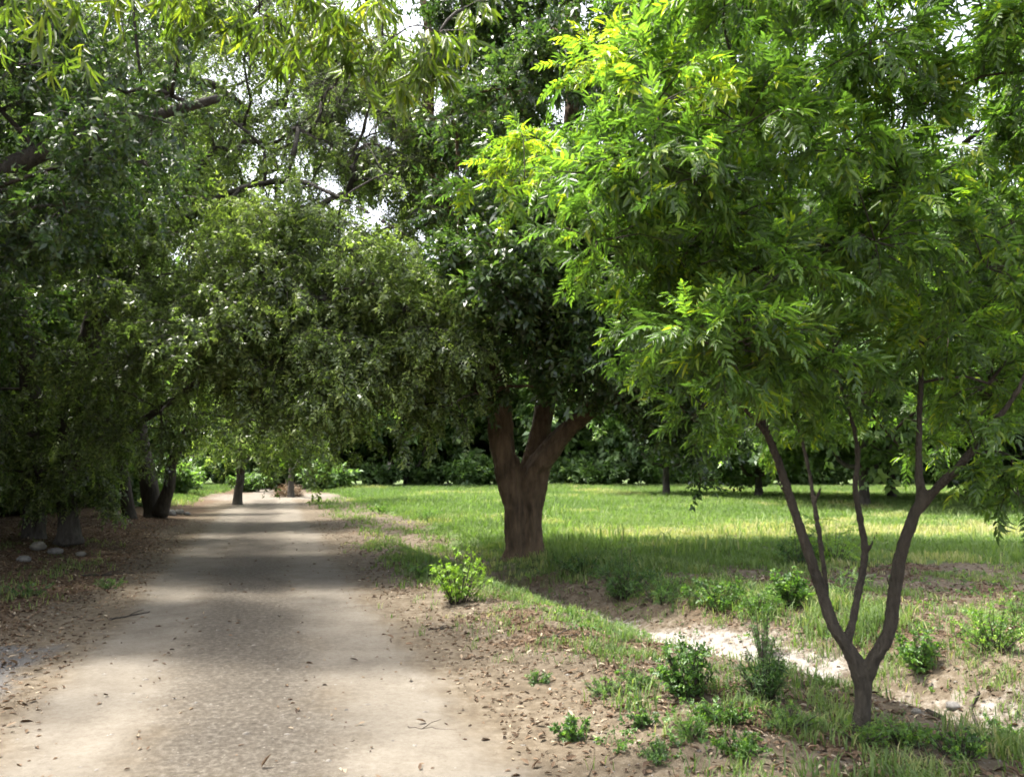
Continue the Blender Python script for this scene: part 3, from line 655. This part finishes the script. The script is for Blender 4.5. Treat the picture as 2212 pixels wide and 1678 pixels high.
# the far row: four crowns, copied
def copy_tree(o, loc, rz, sc, label, group):
    c = o.copy(); COL.objects.link(c); c.location = loc; c.rotation_euler = (0, 0, rz); c.scale = (sc, sc, sc * random.uniform(.9, 1.15))
    c['label'] = label; c['group'] = group
    for ch in o.children:
        d = ch.copy(); COL.objects.link(d); d.parent = c
    return c
FAR_LAB = 'dark leafy tree in the unbroken far row that closes the field'
protos = []
for i in range(4):
    x = -14 + i * 13; y = 66 + (i % 2) * 3
    protos.append(free_tree('far_tree', FAR_LAB, np.array([x, y, float(height(x, y))]), 14 + i, 5.0 + .4 * i, 1.4, 80 + i, 'trees of the far row', size=0.85, n=70, per=80, tr=0.24, cut=False))
for i, (x, y) in enumerate([(-38, 70), (-30, 64), (-23, 70), (-7, 72), (5, 73), (18, 74), (31, 70), (37, 64), (43, 70), (50, 66), (57, 72), (6, 62), (20, 63), (-8, 61.5), (32, 60), (-18, 62)]):
    copy_tree(protos[i % 4], (x, y, float(height(x, y))), random.uniform(0, 6.28), random.uniform(.8, 1.15), FAR_LAB, 'trees of the far row')
WOOD_LAB = 'shadowed tree in the dark wood left of the road, behind the row'
for i, (s_, t_) in enumerate([(-9, 13), (-12, 19), (-8.5, 24), (-14, 28), (-9, 32), (-18, 22), (-16, 36), (-10, 41), (-20, 45), (-13, 50), (-24, 34), (-8.5, 52), (-17, 12)]):
    x, y = xy(s_, t_)
    copy_tree(protos[(i + 1) % 4], (x, y, float(height(x, y))), random.uniform(0, 6.28), random.uniform(.6, .85), WOOD_LAB, 'trees of the dark wood')

# ------------------------------------------------------------------ bushes and weeds
T_NARROW = [tuft(9, 0.5, 0.09, rs0, 1.1, fine=True) for _ in range(3)]
T_SMALL = [tuft(11, 0.28, 0.15, rs0, 1.2, fine=True) for _ in range(3)]
def plant(name, label, cat, base, h, w, mat, tint, n_stems=9, size=0.12, tmpl=None, seed=0, group=None, upright=0.8, per=7):
    r = np.random.default_rng(500 + seed)
    root = empty(name, base, label, cat, group)
    tb = Tubes(); Ps = []; Ds = []
    for k in range(n_stems):
        an = r.uniform(0, 6.28); q = r.random() ** .6 * w * .5
        tip = base + np.array([math.cos(an) * q, math.sin(an) * q, h * r.uniform(.45, 1.0) * (1.3 if r.random() < .15 else 1) * (1 - .35 * (q / (w * .5)) ** 2)])
        b = base + np.array([math.cos(an) * q * .25, math.sin(an) * q * .25, -.02]); mid = (b + tip) / 2 + np.array([0, 0, h * .12])
        u = np.linspace(0, 1, 7)[:, None]; p = b * (1 - u) ** 2 + 2 * mid * u * (1 - u) + tip * u ** 2
        tb.add(p, np.linspace(.006, .002, 7) * max(1, h), 4)
        m = per; uu = r.uniform(.15, 1.0, (m, 1)); pp = b * (1 - uu) ** 2 + 2 * mid * uu * (1 - uu) + tip * uu ** 2
        dd = r.normal(0, .6, (m, 3)); dd[:, 2] += upright * .5; dd[:, :2] += np.array([math.cos(an), math.sin(an)]) * .3
        Ps.append(pp); Ds.append(dd)
    for k in range(max(2, n_stems // 5)):                             # dead, leafless shoots
        an = r.uniform(0, 6.28); q = r.random() * w * .6; u = np.linspace(0, 1, 5)[:, None]
        p = base + np.array([math.cos(an) * q, math.sin(an) * q, h * r.uniform(.5, 1.1)]) * u + r.normal(0, .012, (5, 3)) * u
        tb.add(p - [0, 0, .01], np.linspace(.004, .0015, 5) * max(1, h), 4)
    tb.build('stems', BARK_SMALL, root)
    p = np.concatenate(Ps); d = np.concatenate(Ds)
    V, F, ti = scatter_sprays(p, d, size * r.uniform(.7, 1.25, len(p)), tmpl or T_SHRUB, np.clip(r.normal(tint, .15, len(p)), 0, 1), .9, r)
    mesh('foliage', V, F, mat, root, tint=ti)
    return root
PX = 1 / FPX
T_FERN = [pinnate(8, 0.2, 0.06, dr, rs0) for dr in (0.5, 0.8)]
PL = [  # px, py of the foot, height px, width px, tint, stems, leaf size m, template, label
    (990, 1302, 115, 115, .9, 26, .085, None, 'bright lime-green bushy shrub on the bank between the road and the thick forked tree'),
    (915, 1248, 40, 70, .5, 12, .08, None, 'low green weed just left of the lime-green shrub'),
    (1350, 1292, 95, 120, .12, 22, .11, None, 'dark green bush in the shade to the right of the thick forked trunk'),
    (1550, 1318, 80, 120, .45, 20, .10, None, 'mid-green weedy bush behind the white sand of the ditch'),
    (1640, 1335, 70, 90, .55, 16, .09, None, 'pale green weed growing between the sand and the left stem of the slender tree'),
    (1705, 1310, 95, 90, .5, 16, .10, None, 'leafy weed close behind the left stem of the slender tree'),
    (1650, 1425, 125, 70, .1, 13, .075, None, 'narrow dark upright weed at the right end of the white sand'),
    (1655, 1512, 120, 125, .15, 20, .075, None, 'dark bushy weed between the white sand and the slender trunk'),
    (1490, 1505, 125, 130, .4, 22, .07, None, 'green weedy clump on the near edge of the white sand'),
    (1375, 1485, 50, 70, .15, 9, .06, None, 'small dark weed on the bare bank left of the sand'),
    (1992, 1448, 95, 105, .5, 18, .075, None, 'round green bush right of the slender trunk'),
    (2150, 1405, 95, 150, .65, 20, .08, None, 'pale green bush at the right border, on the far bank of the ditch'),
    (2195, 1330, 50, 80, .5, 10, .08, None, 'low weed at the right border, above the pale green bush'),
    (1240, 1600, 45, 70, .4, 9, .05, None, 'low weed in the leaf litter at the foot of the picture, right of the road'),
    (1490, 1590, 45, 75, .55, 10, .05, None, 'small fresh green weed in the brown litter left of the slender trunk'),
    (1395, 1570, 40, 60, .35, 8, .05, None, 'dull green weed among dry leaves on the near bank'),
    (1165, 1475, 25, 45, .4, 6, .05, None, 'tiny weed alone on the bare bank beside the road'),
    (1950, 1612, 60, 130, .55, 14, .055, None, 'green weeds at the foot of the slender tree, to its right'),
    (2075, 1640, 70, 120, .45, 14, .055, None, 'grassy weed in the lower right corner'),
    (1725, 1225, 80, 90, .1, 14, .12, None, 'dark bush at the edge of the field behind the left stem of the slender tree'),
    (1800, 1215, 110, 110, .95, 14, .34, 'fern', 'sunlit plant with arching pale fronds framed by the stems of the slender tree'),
    (1830, 1300, 70, 80, .5, 12, .2, 'fern', 'ferny weed framed between the stems of the slender tree'),
    (1310, 1500, 40, 80, .5, 10, .045, None, 'flat grey-green weed on the bare bank left of the small dark weed'),
    (1560, 1560, 50, 110, .4, 13, .05, None, 'spreading weed between the sand and the brown litter'),
    (1700, 1570, 55, 110, .45, 13, .05, None, 'ragged weed at the left side of the slender trunk'),
    (1600, 1630, 40, 100, .5, 12, .045, None, 'low weed at the foot of the picture left of the slender trunk'),
    (1420, 1640, 36, 80, .35, 10, .045, None, 'dull low weed at the very foot of the picture'),
    (1860, 1600, 50, 110, .6, 14, .05, None, 'fresh green weeds growing round the foot of the slender trunk'),
    (2170, 1600, 50, 110, .45, 12, .05, None, 'low weed by the right border, below the ditch'),
    (1430, 1300, 70, 130, .3, 16, .09, None, 'wide low weed between the dark green bush and the mid-green weedy bush'),
    (1260, 1240, 50, 110, .2, 14, .09, None, 'shaded low weed right of the foot of the thick forked trunk'),
    (60, 1290, 40, 90, .25, 9, .06, None, 'dull weed in the litter at the left border'),
    (235, 1272, 28, 60, .3, 7, .06, None, 'small green weed in the litter left of the road'),
    (820, 1110, 30, 60, .7, 9, .12, None, 'small bright bush in the grass beyond the left end of the ditch'),
    (925, 1125, 34, 50, .6, 9, .12, None, 'small bush in the grass left of the thick forked trunk'),
]
for i, (px, py, h, w, ti, ns, lsz, tm, lab) in enumerate(PL):
    b = G(px, py); k = b[1] * PX
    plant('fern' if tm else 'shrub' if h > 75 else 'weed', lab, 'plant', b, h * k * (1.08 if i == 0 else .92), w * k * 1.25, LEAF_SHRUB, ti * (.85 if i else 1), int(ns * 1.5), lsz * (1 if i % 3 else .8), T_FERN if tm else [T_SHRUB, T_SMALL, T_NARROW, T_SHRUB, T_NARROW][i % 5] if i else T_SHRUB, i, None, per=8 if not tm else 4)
# undergrowth below the far row and in the wood: bushes, copied
UG = []
for i in range(3):
    x, y = -3 + i * 9, 58.5
    UG.append(plant('bush', 'bush under the far row of trees', 'bush', np.array([x, y, float(height(x, y))]), 2.2, 4.5, LEAF_FAR, .4, 60, .6, T_FAR, 70 + i, 'bushes under the far row', per=9))
def copy_bush(i, x, y, sc, label, group):
    copy_tree(UG[i % 3], (x, y, float(height(x, y))), random.uniform(0, 6.28), sc, label, group)
for i in range(30):
    x = -44 + i * 3.4 + random.uniform(-.8, .8); y = 59 + random.uniform(-1.2, 2.5)
    copy_bush(i, x, y, random.uniform(.7, 1.15), 'bush under the far row of trees', 'bushes under the far row')
for i, (s_, t_) in enumerate([(-7.5, 15), (-8, 18), (-7, 21.5), (-9, 24), (-6.5, 27), (-8, 30), (-6.5, 34), (-9, 36), (-11, 14), (-12, 22), (-12, 27), (-10, 46), (-6, 51), (-1, 53), (4, 54), (-11, 52), (-5, 54), (-5, 31), (-5.5, 38), (-4.5, 44), (-7.5, 42), (-6, 47), (-14, 17), (-11, 18)]):
    x, y = xy(s_, t_)
    copy_bush(i, x, y, random.uniform(.55, .9), 'bush in the undergrowth beyond the left row of trees', 'bushes of the left undergrowth')
# young tree with a heap of dry brush at the far end of the road
bF = G(628, 1074)
free_tree('young_tree', 'light green young tree with a pale trunk at the far end of the road', bF, 4.6, 1.5, 1.2, 91, size=.4, n=16, per=40, tr=.16, mat=LEAF_SHRUB, tint=(.75, .15))
def heap(name, label, base, h, w, seed):
    r = np.random.default_rng(seed); N = 420
    a = r.uniform(0, 6.28, N); q = r.random(N) ** .5
    p = np.stack([base[0] + np.cos(a) * q * w / 2, base[1] + np.sin(a) * q * w / 2, base[2] + h * (1 - q ** 2) * r.random(N)], -1)
    d = np.stack([np.cos(a), np.sin(a), r.uniform(-.5, .8, N)], -1)
    V, F, ti = scatter_sprays(p, d, r.uniform(.25, .5, N), [tuft(7, .8, .06, rs0) for _ in range(3)], r.uniform(.6, 1, N), .9, r)
    o = mesh(name, V, F, DRYLEAF, tint=ti, origin=base); tag(o, label, 'brush heap'); return o
heap('brush_heap', 'brown heap of dry brush at the foot of the light green young tree', G(622, 1073), .6, 1.0, 6)

# ------------------------------------------------------------------ grass
def blades(name, label, pos, h, tint, r, n=5, fine=True, wide=0.012, spread=.5):
    N = len(pos); Vs = []; Fs = []; Ts = []; n0 = 0
    for k in range(n):
        a = r.uniform(0, 6.28, N); ln = h * r.uniform(.5, 1.15, N); w = wide * r.uniform(.7, 1.4, N) * (ln / .2) ** .4
        b = pos + np.stack([r.normal(0, .03, N), r.normal(0, .03, N), -0.01 + 0 * a], -1) * (1 + 3 * (h[:, None] - .1))
        out = np.stack([np.cos(a), np.sin(a), 0 * a], -1); side = np.stack([-np.sin(a), np.cos(a), 0 * a], -1)
        le = spread * r.uniform(.2, 1.3, N)
        m = b + out * (ln * le * .35)[:, None]; m[:, 2] += ln * .62
        t = b + out * (ln * le)[:, None]; t[:, 2] += ln * (1 - .25 * le)
        v = np.stack([b - side * w[:, None] / 2, b + side * w[:, None] / 2, m + side * w[:, None] * .4, t, m - side * w[:, None] * .4], 1)
        i = n0 + np.arange(N)[:, None] * 5
        Fs.append(np.concatenate([i + np.array([[0, 1, 2, 4]])], 0)); Ts.append(np.clip(tint + r.normal(0, .1, N), 0, 1))
        Fs.append(i + np.array([[4, 2, 3]])); Ts.append(Ts[-1]); Vs.append(v.reshape(-1, 3)); n0 += N * 5
    q = [f for f in Fs if f.shape[1] == 4]; t3 = [f for f in Fs if f.shape[1] == 3]
    o = mesh(name, np.concatenate(Vs), [np.concatenate(q), np.concatenate(t3)], GRASS, tint=np.concatenate(Ts[0::2] + Ts[1::2]))
    return tag(o, label, None, None, 'stuff')
def on_ground(x, y): return np.stack([x, y, height(x, y)], -1)
r = np.random.default_rng(7)
def frust(n, y0, y1, pw, x0=-.72, x1=.72):
    u = r.random(n); y = (y0 ** pw + (y1 ** pw - y0 ** pw) * u) ** (1 / pw); x = y * r.uniform(x0, x1, n); return x, y
x, y = frust(150000, 10, 62, 1.0); m = masks(x, y)
k = (r.random(len(x)) < m['turf'] * 1.0) & (m['track'] < .3) & (m['gravel'] < .4); x, y = x[k], y[k]; s_, t_ = st(x, y)
n1 = fbm(x, y, .25, 51); n2 = fbm(x, y, .9, 52)
dry = np.exp(-((y - 18.5 - 3 * (n1 - .5)) / 1.3) ** 2) * sstep(.5, 2, x) * .6 + sstep(.6, .72, fbm(x, y, .45, 57)) * .4
hh = .08 + .3 * n2 * fbm(x, y, 2.6, 55) + .12 * sstep(20, 40, y) + .25 * sstep(46, 52, y) * n1; hh *= np.where(s_ < 4.2, .75, 1)
blades('field_grass', 'sunlit green grass of the field beyond the ditch', on_ground(x, y), hh, np.clip(.25 + .5 * n1 + dry, 0, 1), r, 4, wide=.016)
x, y = frust(9000, 13, 60, 1.0); s_, t_ = st(x, y); m = masks(x, y); q = fbm(x, y, .6, 58)
k = (m['turf'] > .6) & (m['gravel'] < .2) & (s_ > 4.4) & (r.random(len(x)) < np.clip((q - .5) * 4, 0, 1) + .9 * sstep(49, 53, y)); x, y = x[k], y[k]
blades('meadow_weeds', 'taller pale weeds and seeding grass standing up out of the field', on_ground(x, y), .2 + .22 * r.random(len(x)), np.clip(.5 + .3 * r.random(len(x)), 0, 1), r, 5, wide=.022, spread=.6)
x, y = frust(90000, 3.6, 16, 1.2); s_, t_ = st(x, y); m = masks(x, y)
pat = fbm(x, y, .9, 61); fine_ = fbm(x, y, 3.0, 62)
den = sstep(1.5, 2.2, s_) * np.clip((pat - .38) * 3.2, 0, 1) * np.clip((fine_ - .35) * 3, 0, 1) * .8
den = np.maximum(den, .9 * np.exp(-((s_ - 2.65) / .6) ** 2) * sstep(5.0, 6.8, t_) * np.clip((fine_ - .33) * 4, 0, 1) * np.clip((pat - .2) * 3, 0, 1))
den = np.maximum(den, .6 * np.exp(-((s_ - ditch_c(t_) + .95) / .35) ** 2) * np.clip((fine_ - .38) * 4, 0, 1))
den = np.maximum(den, .7 * np.exp(-((s_ - ditch_c(t_) - 1.4) / .7) ** 2) * sstep(6.2, 7.5, t_) * np.clip((fine_ - .36) * 4, 0, 1))
den *= 1 - .92 * np.exp(-((s_ - ditch_c(t_)) / .42) ** 2) * np.clip((fbm(x, y, 1.7, 68) - .2) * 3, 0, 1)
den *= (1 - m['sand'] * .9) * (1 - m['turf'] * .5)
den = np.maximum(den, .8 * sstep(2.2, 3, s_) * (1 - sstep(4.0, 4.8, t_)) * np.clip((fine_ - .42) * 5, 0, 1))
den = np.maximum(den, .16 * sstep(1.9, 3, -s_) * np.clip((pat - .5) * 4, 0, 1))
k = r.random(len(x)) < den; x, y = x[k], y[k]
blades('verge_grass', 'patchy thin grass and seedlings on the banks between the road and the ditch', on_ground(x, y), .05 + .11 * fbm(x, y, 1.1, 63) + .12 * np.exp(-((s_[k] - ditch_c(t_[k]) - 1.6) / .8) ** 2) * sstep(5.2, 6.5, t_[k]), np.clip(.15 + .75 * fbm(x, y, .9, 64) + r.normal(0, .2, len(x)), 0, 1), r, 5, wide=.009, spread=.8)

x, y = frust(16000, 3.5, 15, 1.1); s_, t_ = st(x, y); m = masks(x, y)
pat = fbm(x, y, 1.1, 66); k = r.random(len(x)) < sstep(1.4, 2.4, s_) * np.maximum(np.clip((pat - .5) * 5, 0, 1), .9 * np.exp(-((s_ - ditch_c(t_) - 1.5) / .9) ** 2) * sstep(5.2, 6.5, t_)) * (1 - m['sand'] * .8) * (1 - m['turf'] * .6) * .5
x, y = x[k], y[k]; p = on_ground(x, y); p[:, 2] += .02
p = np.repeat(p, 3, 0) + r.normal(0, .025, (len(p) * 3, 3)) * [1, 1, .6]; d = r.normal(0, 1, p.shape); d[:, 2] = np.abs(d[:, 2]) * .8
V, F, ti = scatter_sprays(p, d, r.uniform(.025, .065, len(p)), T_SHRUB, np.clip(r.normal(.4, .2, len(p)), 0, 1), .9, r)
tag(mesh('ground_cover', V, F, LEAF_SHRUB, tint=ti), 'low broad-leaved seedlings carpeting parts of the banks', None, None, 'stuff')

# ------------------------------------------------------------------ dry leaves, gravel, stones, sticks
r = np.random.default_rng(9)
x, y = frust(230000, 3.3, 24, .8); m = masks(x, y); s_, t_ = st(x, y)
pr = np.clip(m['litter'] * .85 + .05 + .18 * (np.abs(s_) > 1.3) * fbm(x, y, 1.2, 71), 0, 1) * (1 - .9 * np.maximum(m['gravel'], m['track'])) * (1 - m['sand'] * .6) * (1 - m['turf'] * .7)
k = r.random(len(x)) < pr; x, y = x[k], y[k]
p = on_ground(x, y); p[:, 2] += .008
d = np.stack([r.normal(0, 1, len(x)), r.normal(0, 1, len(x)), r.uniform(-.15, .35, len(x))], -1)
lt = [template([leaf([0, 0, 0], [1, 0, 0], [0, 1, 0], [0, 0, 1], 1, .42, f, c, True)]) for f, c in ((.3, .2), (.5, -.25), (.1, .35), (.4, .05))]
V, F, ti = scatter_sprays(p, d, np.clip(r.lognormal(-3.35, .35, len(x)), .015, .075), lt, np.clip(r.normal(.45, .25, len(x)), 0, 1), .5, r)
tag(mesh('leaf_litter', V, F, DRYLEAF, tint=ti), 'fallen dry brown leaves strewn over both banks', None, None, 'stuff')
def rock_verts(r, sub=1):
    import bmesh
    bm = bmesh.new(); bmesh.ops.create_icosphere(bm, subdivisions=sub, radius=1.0)
    V = np.array([v.co[:] for v in bm.verts]); F = np.array([[v.index for v in f.verts] for f in bm.faces]); bm.free()
    V *= 1 + r.normal(0, .10 if sub > 1 else .16, (len(V), 1)); return V, F
x, y = frust(46000, 3.3, 15, .7); m = masks(x, y); s_, t_ = st(x, y)
k = r.random(len(x)) < np.clip(.6 * m['gravel'] * (1 - .6 * m['track']) + .5 * m['greyg'] + .35 * m['sand'] + .12, 0, 1); x, y = x[k], y[k]
Vs = []; Fs = []; n0 = 0; RV = [rock_verts(r) for _ in range(6)]
pp = on_ground(x, y); sz = np.clip(r.lognormal(-5.25, .45, len(x)), .0025, .022)
for j in range(6):
    i = np.arange(j, len(x), 6); V0, F0 = RV[j]
    sc = np.stack([sz[i] * r.uniform(.8, 1.5, len(i)), sz[i] * r.uniform(.8, 1.3, len(i)), sz[i] * .7], -1)
    Vs.append((pp[i][:, None] + V0[None] * sc[:, None]).reshape(-1, 3)); Fs.append((F0[None] + n0 + (np.arange(len(i)) * len(V0))[:, None, None]).reshape(-1, 3)); n0 += len(i) * len(V0)
tag(mesh('gravel', np.concatenate(Vs), np.concatenate(Fs), PEBBLE), 'small grit and gravel lying on the dirt road', None, None, 'stuff')
for i, (px, py, w, mt, lab) in enumerate([
        (366, 1113, 26, STONE_DARK, 'dark stone at the foot of the leaning trunk of the left row'), (386, 1110, 20, STONE_PALE, 'pale stone beside the leaning trunk of the left row'),
        (404, 1112, 14, STONE_DARK, 'small dark stone nearest the road, by the leaning trunk'), (352, 1118, 16, STONE_PALE, 'small pale stone touching the leaning trunk'),
        (82, 1186, 30, STONE_PALE, 'pale stone in front of the twin trunks'), (120, 1196, 26, STONE_DARK, 'dark flat stone in front of the twin trunks'),
        (52, 1212, 24, STONE_DARK, 'dark stone at the left border below the twin trunks'), (175, 1200, 18, STONE_PALE, 'small pale stone right of the twin trunks'),
        (2060, 1530, 26, STONE_DARK, 'dark stone on the ditch bank right of the slender trunk'), 
        (1980, 1540, 18, STONE_PALE, 'pale stone in the ditch just right of the slender trunk')]):
    b = G(px, py); k = b[1] * PX * w * .5; V0, F0 = rock_verts(r, 2); rz = r.uniform(0, 3.14); c, s_ = math.cos(rz), math.sin(rz)
    V = V0 * np.array([k * 1.2, k, k * .7]); V = np.stack([V[:, 0] * c - V[:, 1] * s_, V[:, 0] * s_ + V[:, 1] * c, V[:, 2]], -1)
    V += b + np.array([0, 0, k * .35])
    tag(mesh('stone', V, F0, mt, smooth=True, origin=b), lab, 'stone', 'stones on the banks')
for i, (pa, pb, rr, lab) in enumerate([
        (((925, 1362)), ((985, 1356)), .012, 'short dark stick at the right edge of the road'),
        ((1140, 1385), (1300, 1378), .01, 'thin stick lying across the bare bank in front of the grass'),
        ((1300, 1508), (1400, 1490), .012, 'dark stick beside the small dark weed on the near bank'),
        ((1960, 1590), (2060, 1612), .012, 'bent stick in the weeds right of the slender trunk'),
        ((2010, 1545), (2120, 1500), .02, 'dark fallen branch on the ditch bank right of the slender trunk'),
        ((240, 1340), (330, 1322), .012, 'grey stick in the gravel left of the road'),
        ((870, 1572), (985, 1578), .005, 'thin twig on the right wheel track near the bottom'),
        ((180, 1245), (290, 1238), .015, 'grey fallen branch in the litter left of the road')]):
    a, b = G(*pa), G(*pb); u = np.linspace(0, 1, 9)[:, None]; p = a * (1 - u) + b * u
    p[:, :2] += r.normal(0, .012 + .01 * np.linalg.norm(b - a), (9, 2)); p[:, 2] = height(p[:, 0], p[:, 1]) + rr * .8
    tb = Tubes(); tb.add(p, np.linspace(1, .45, 9) * rr, 6)
    q = p[4] + np.array([.06, .09, .03]) * (np.linalg.norm(b - a) / .4); tb.add(np.array([p[3], (p[3] + q) / 2 + [0, 0, .01], q]), np.array([.6, .45, .25]) * rr, 5)
    V = np.concatenate(tb.V); F = np.concatenate(tb.F); tri = F[:, 2] == F[:, 3]
    tag(mesh('stick', V, [F[~tri], F[tri][:, :3]], BARK_SMALL, smooth=True, origin=a), lab, 'stick', 'fallen sticks')
print('FACES', sum(len(m.polygons) for m in bpy.data.meshes))
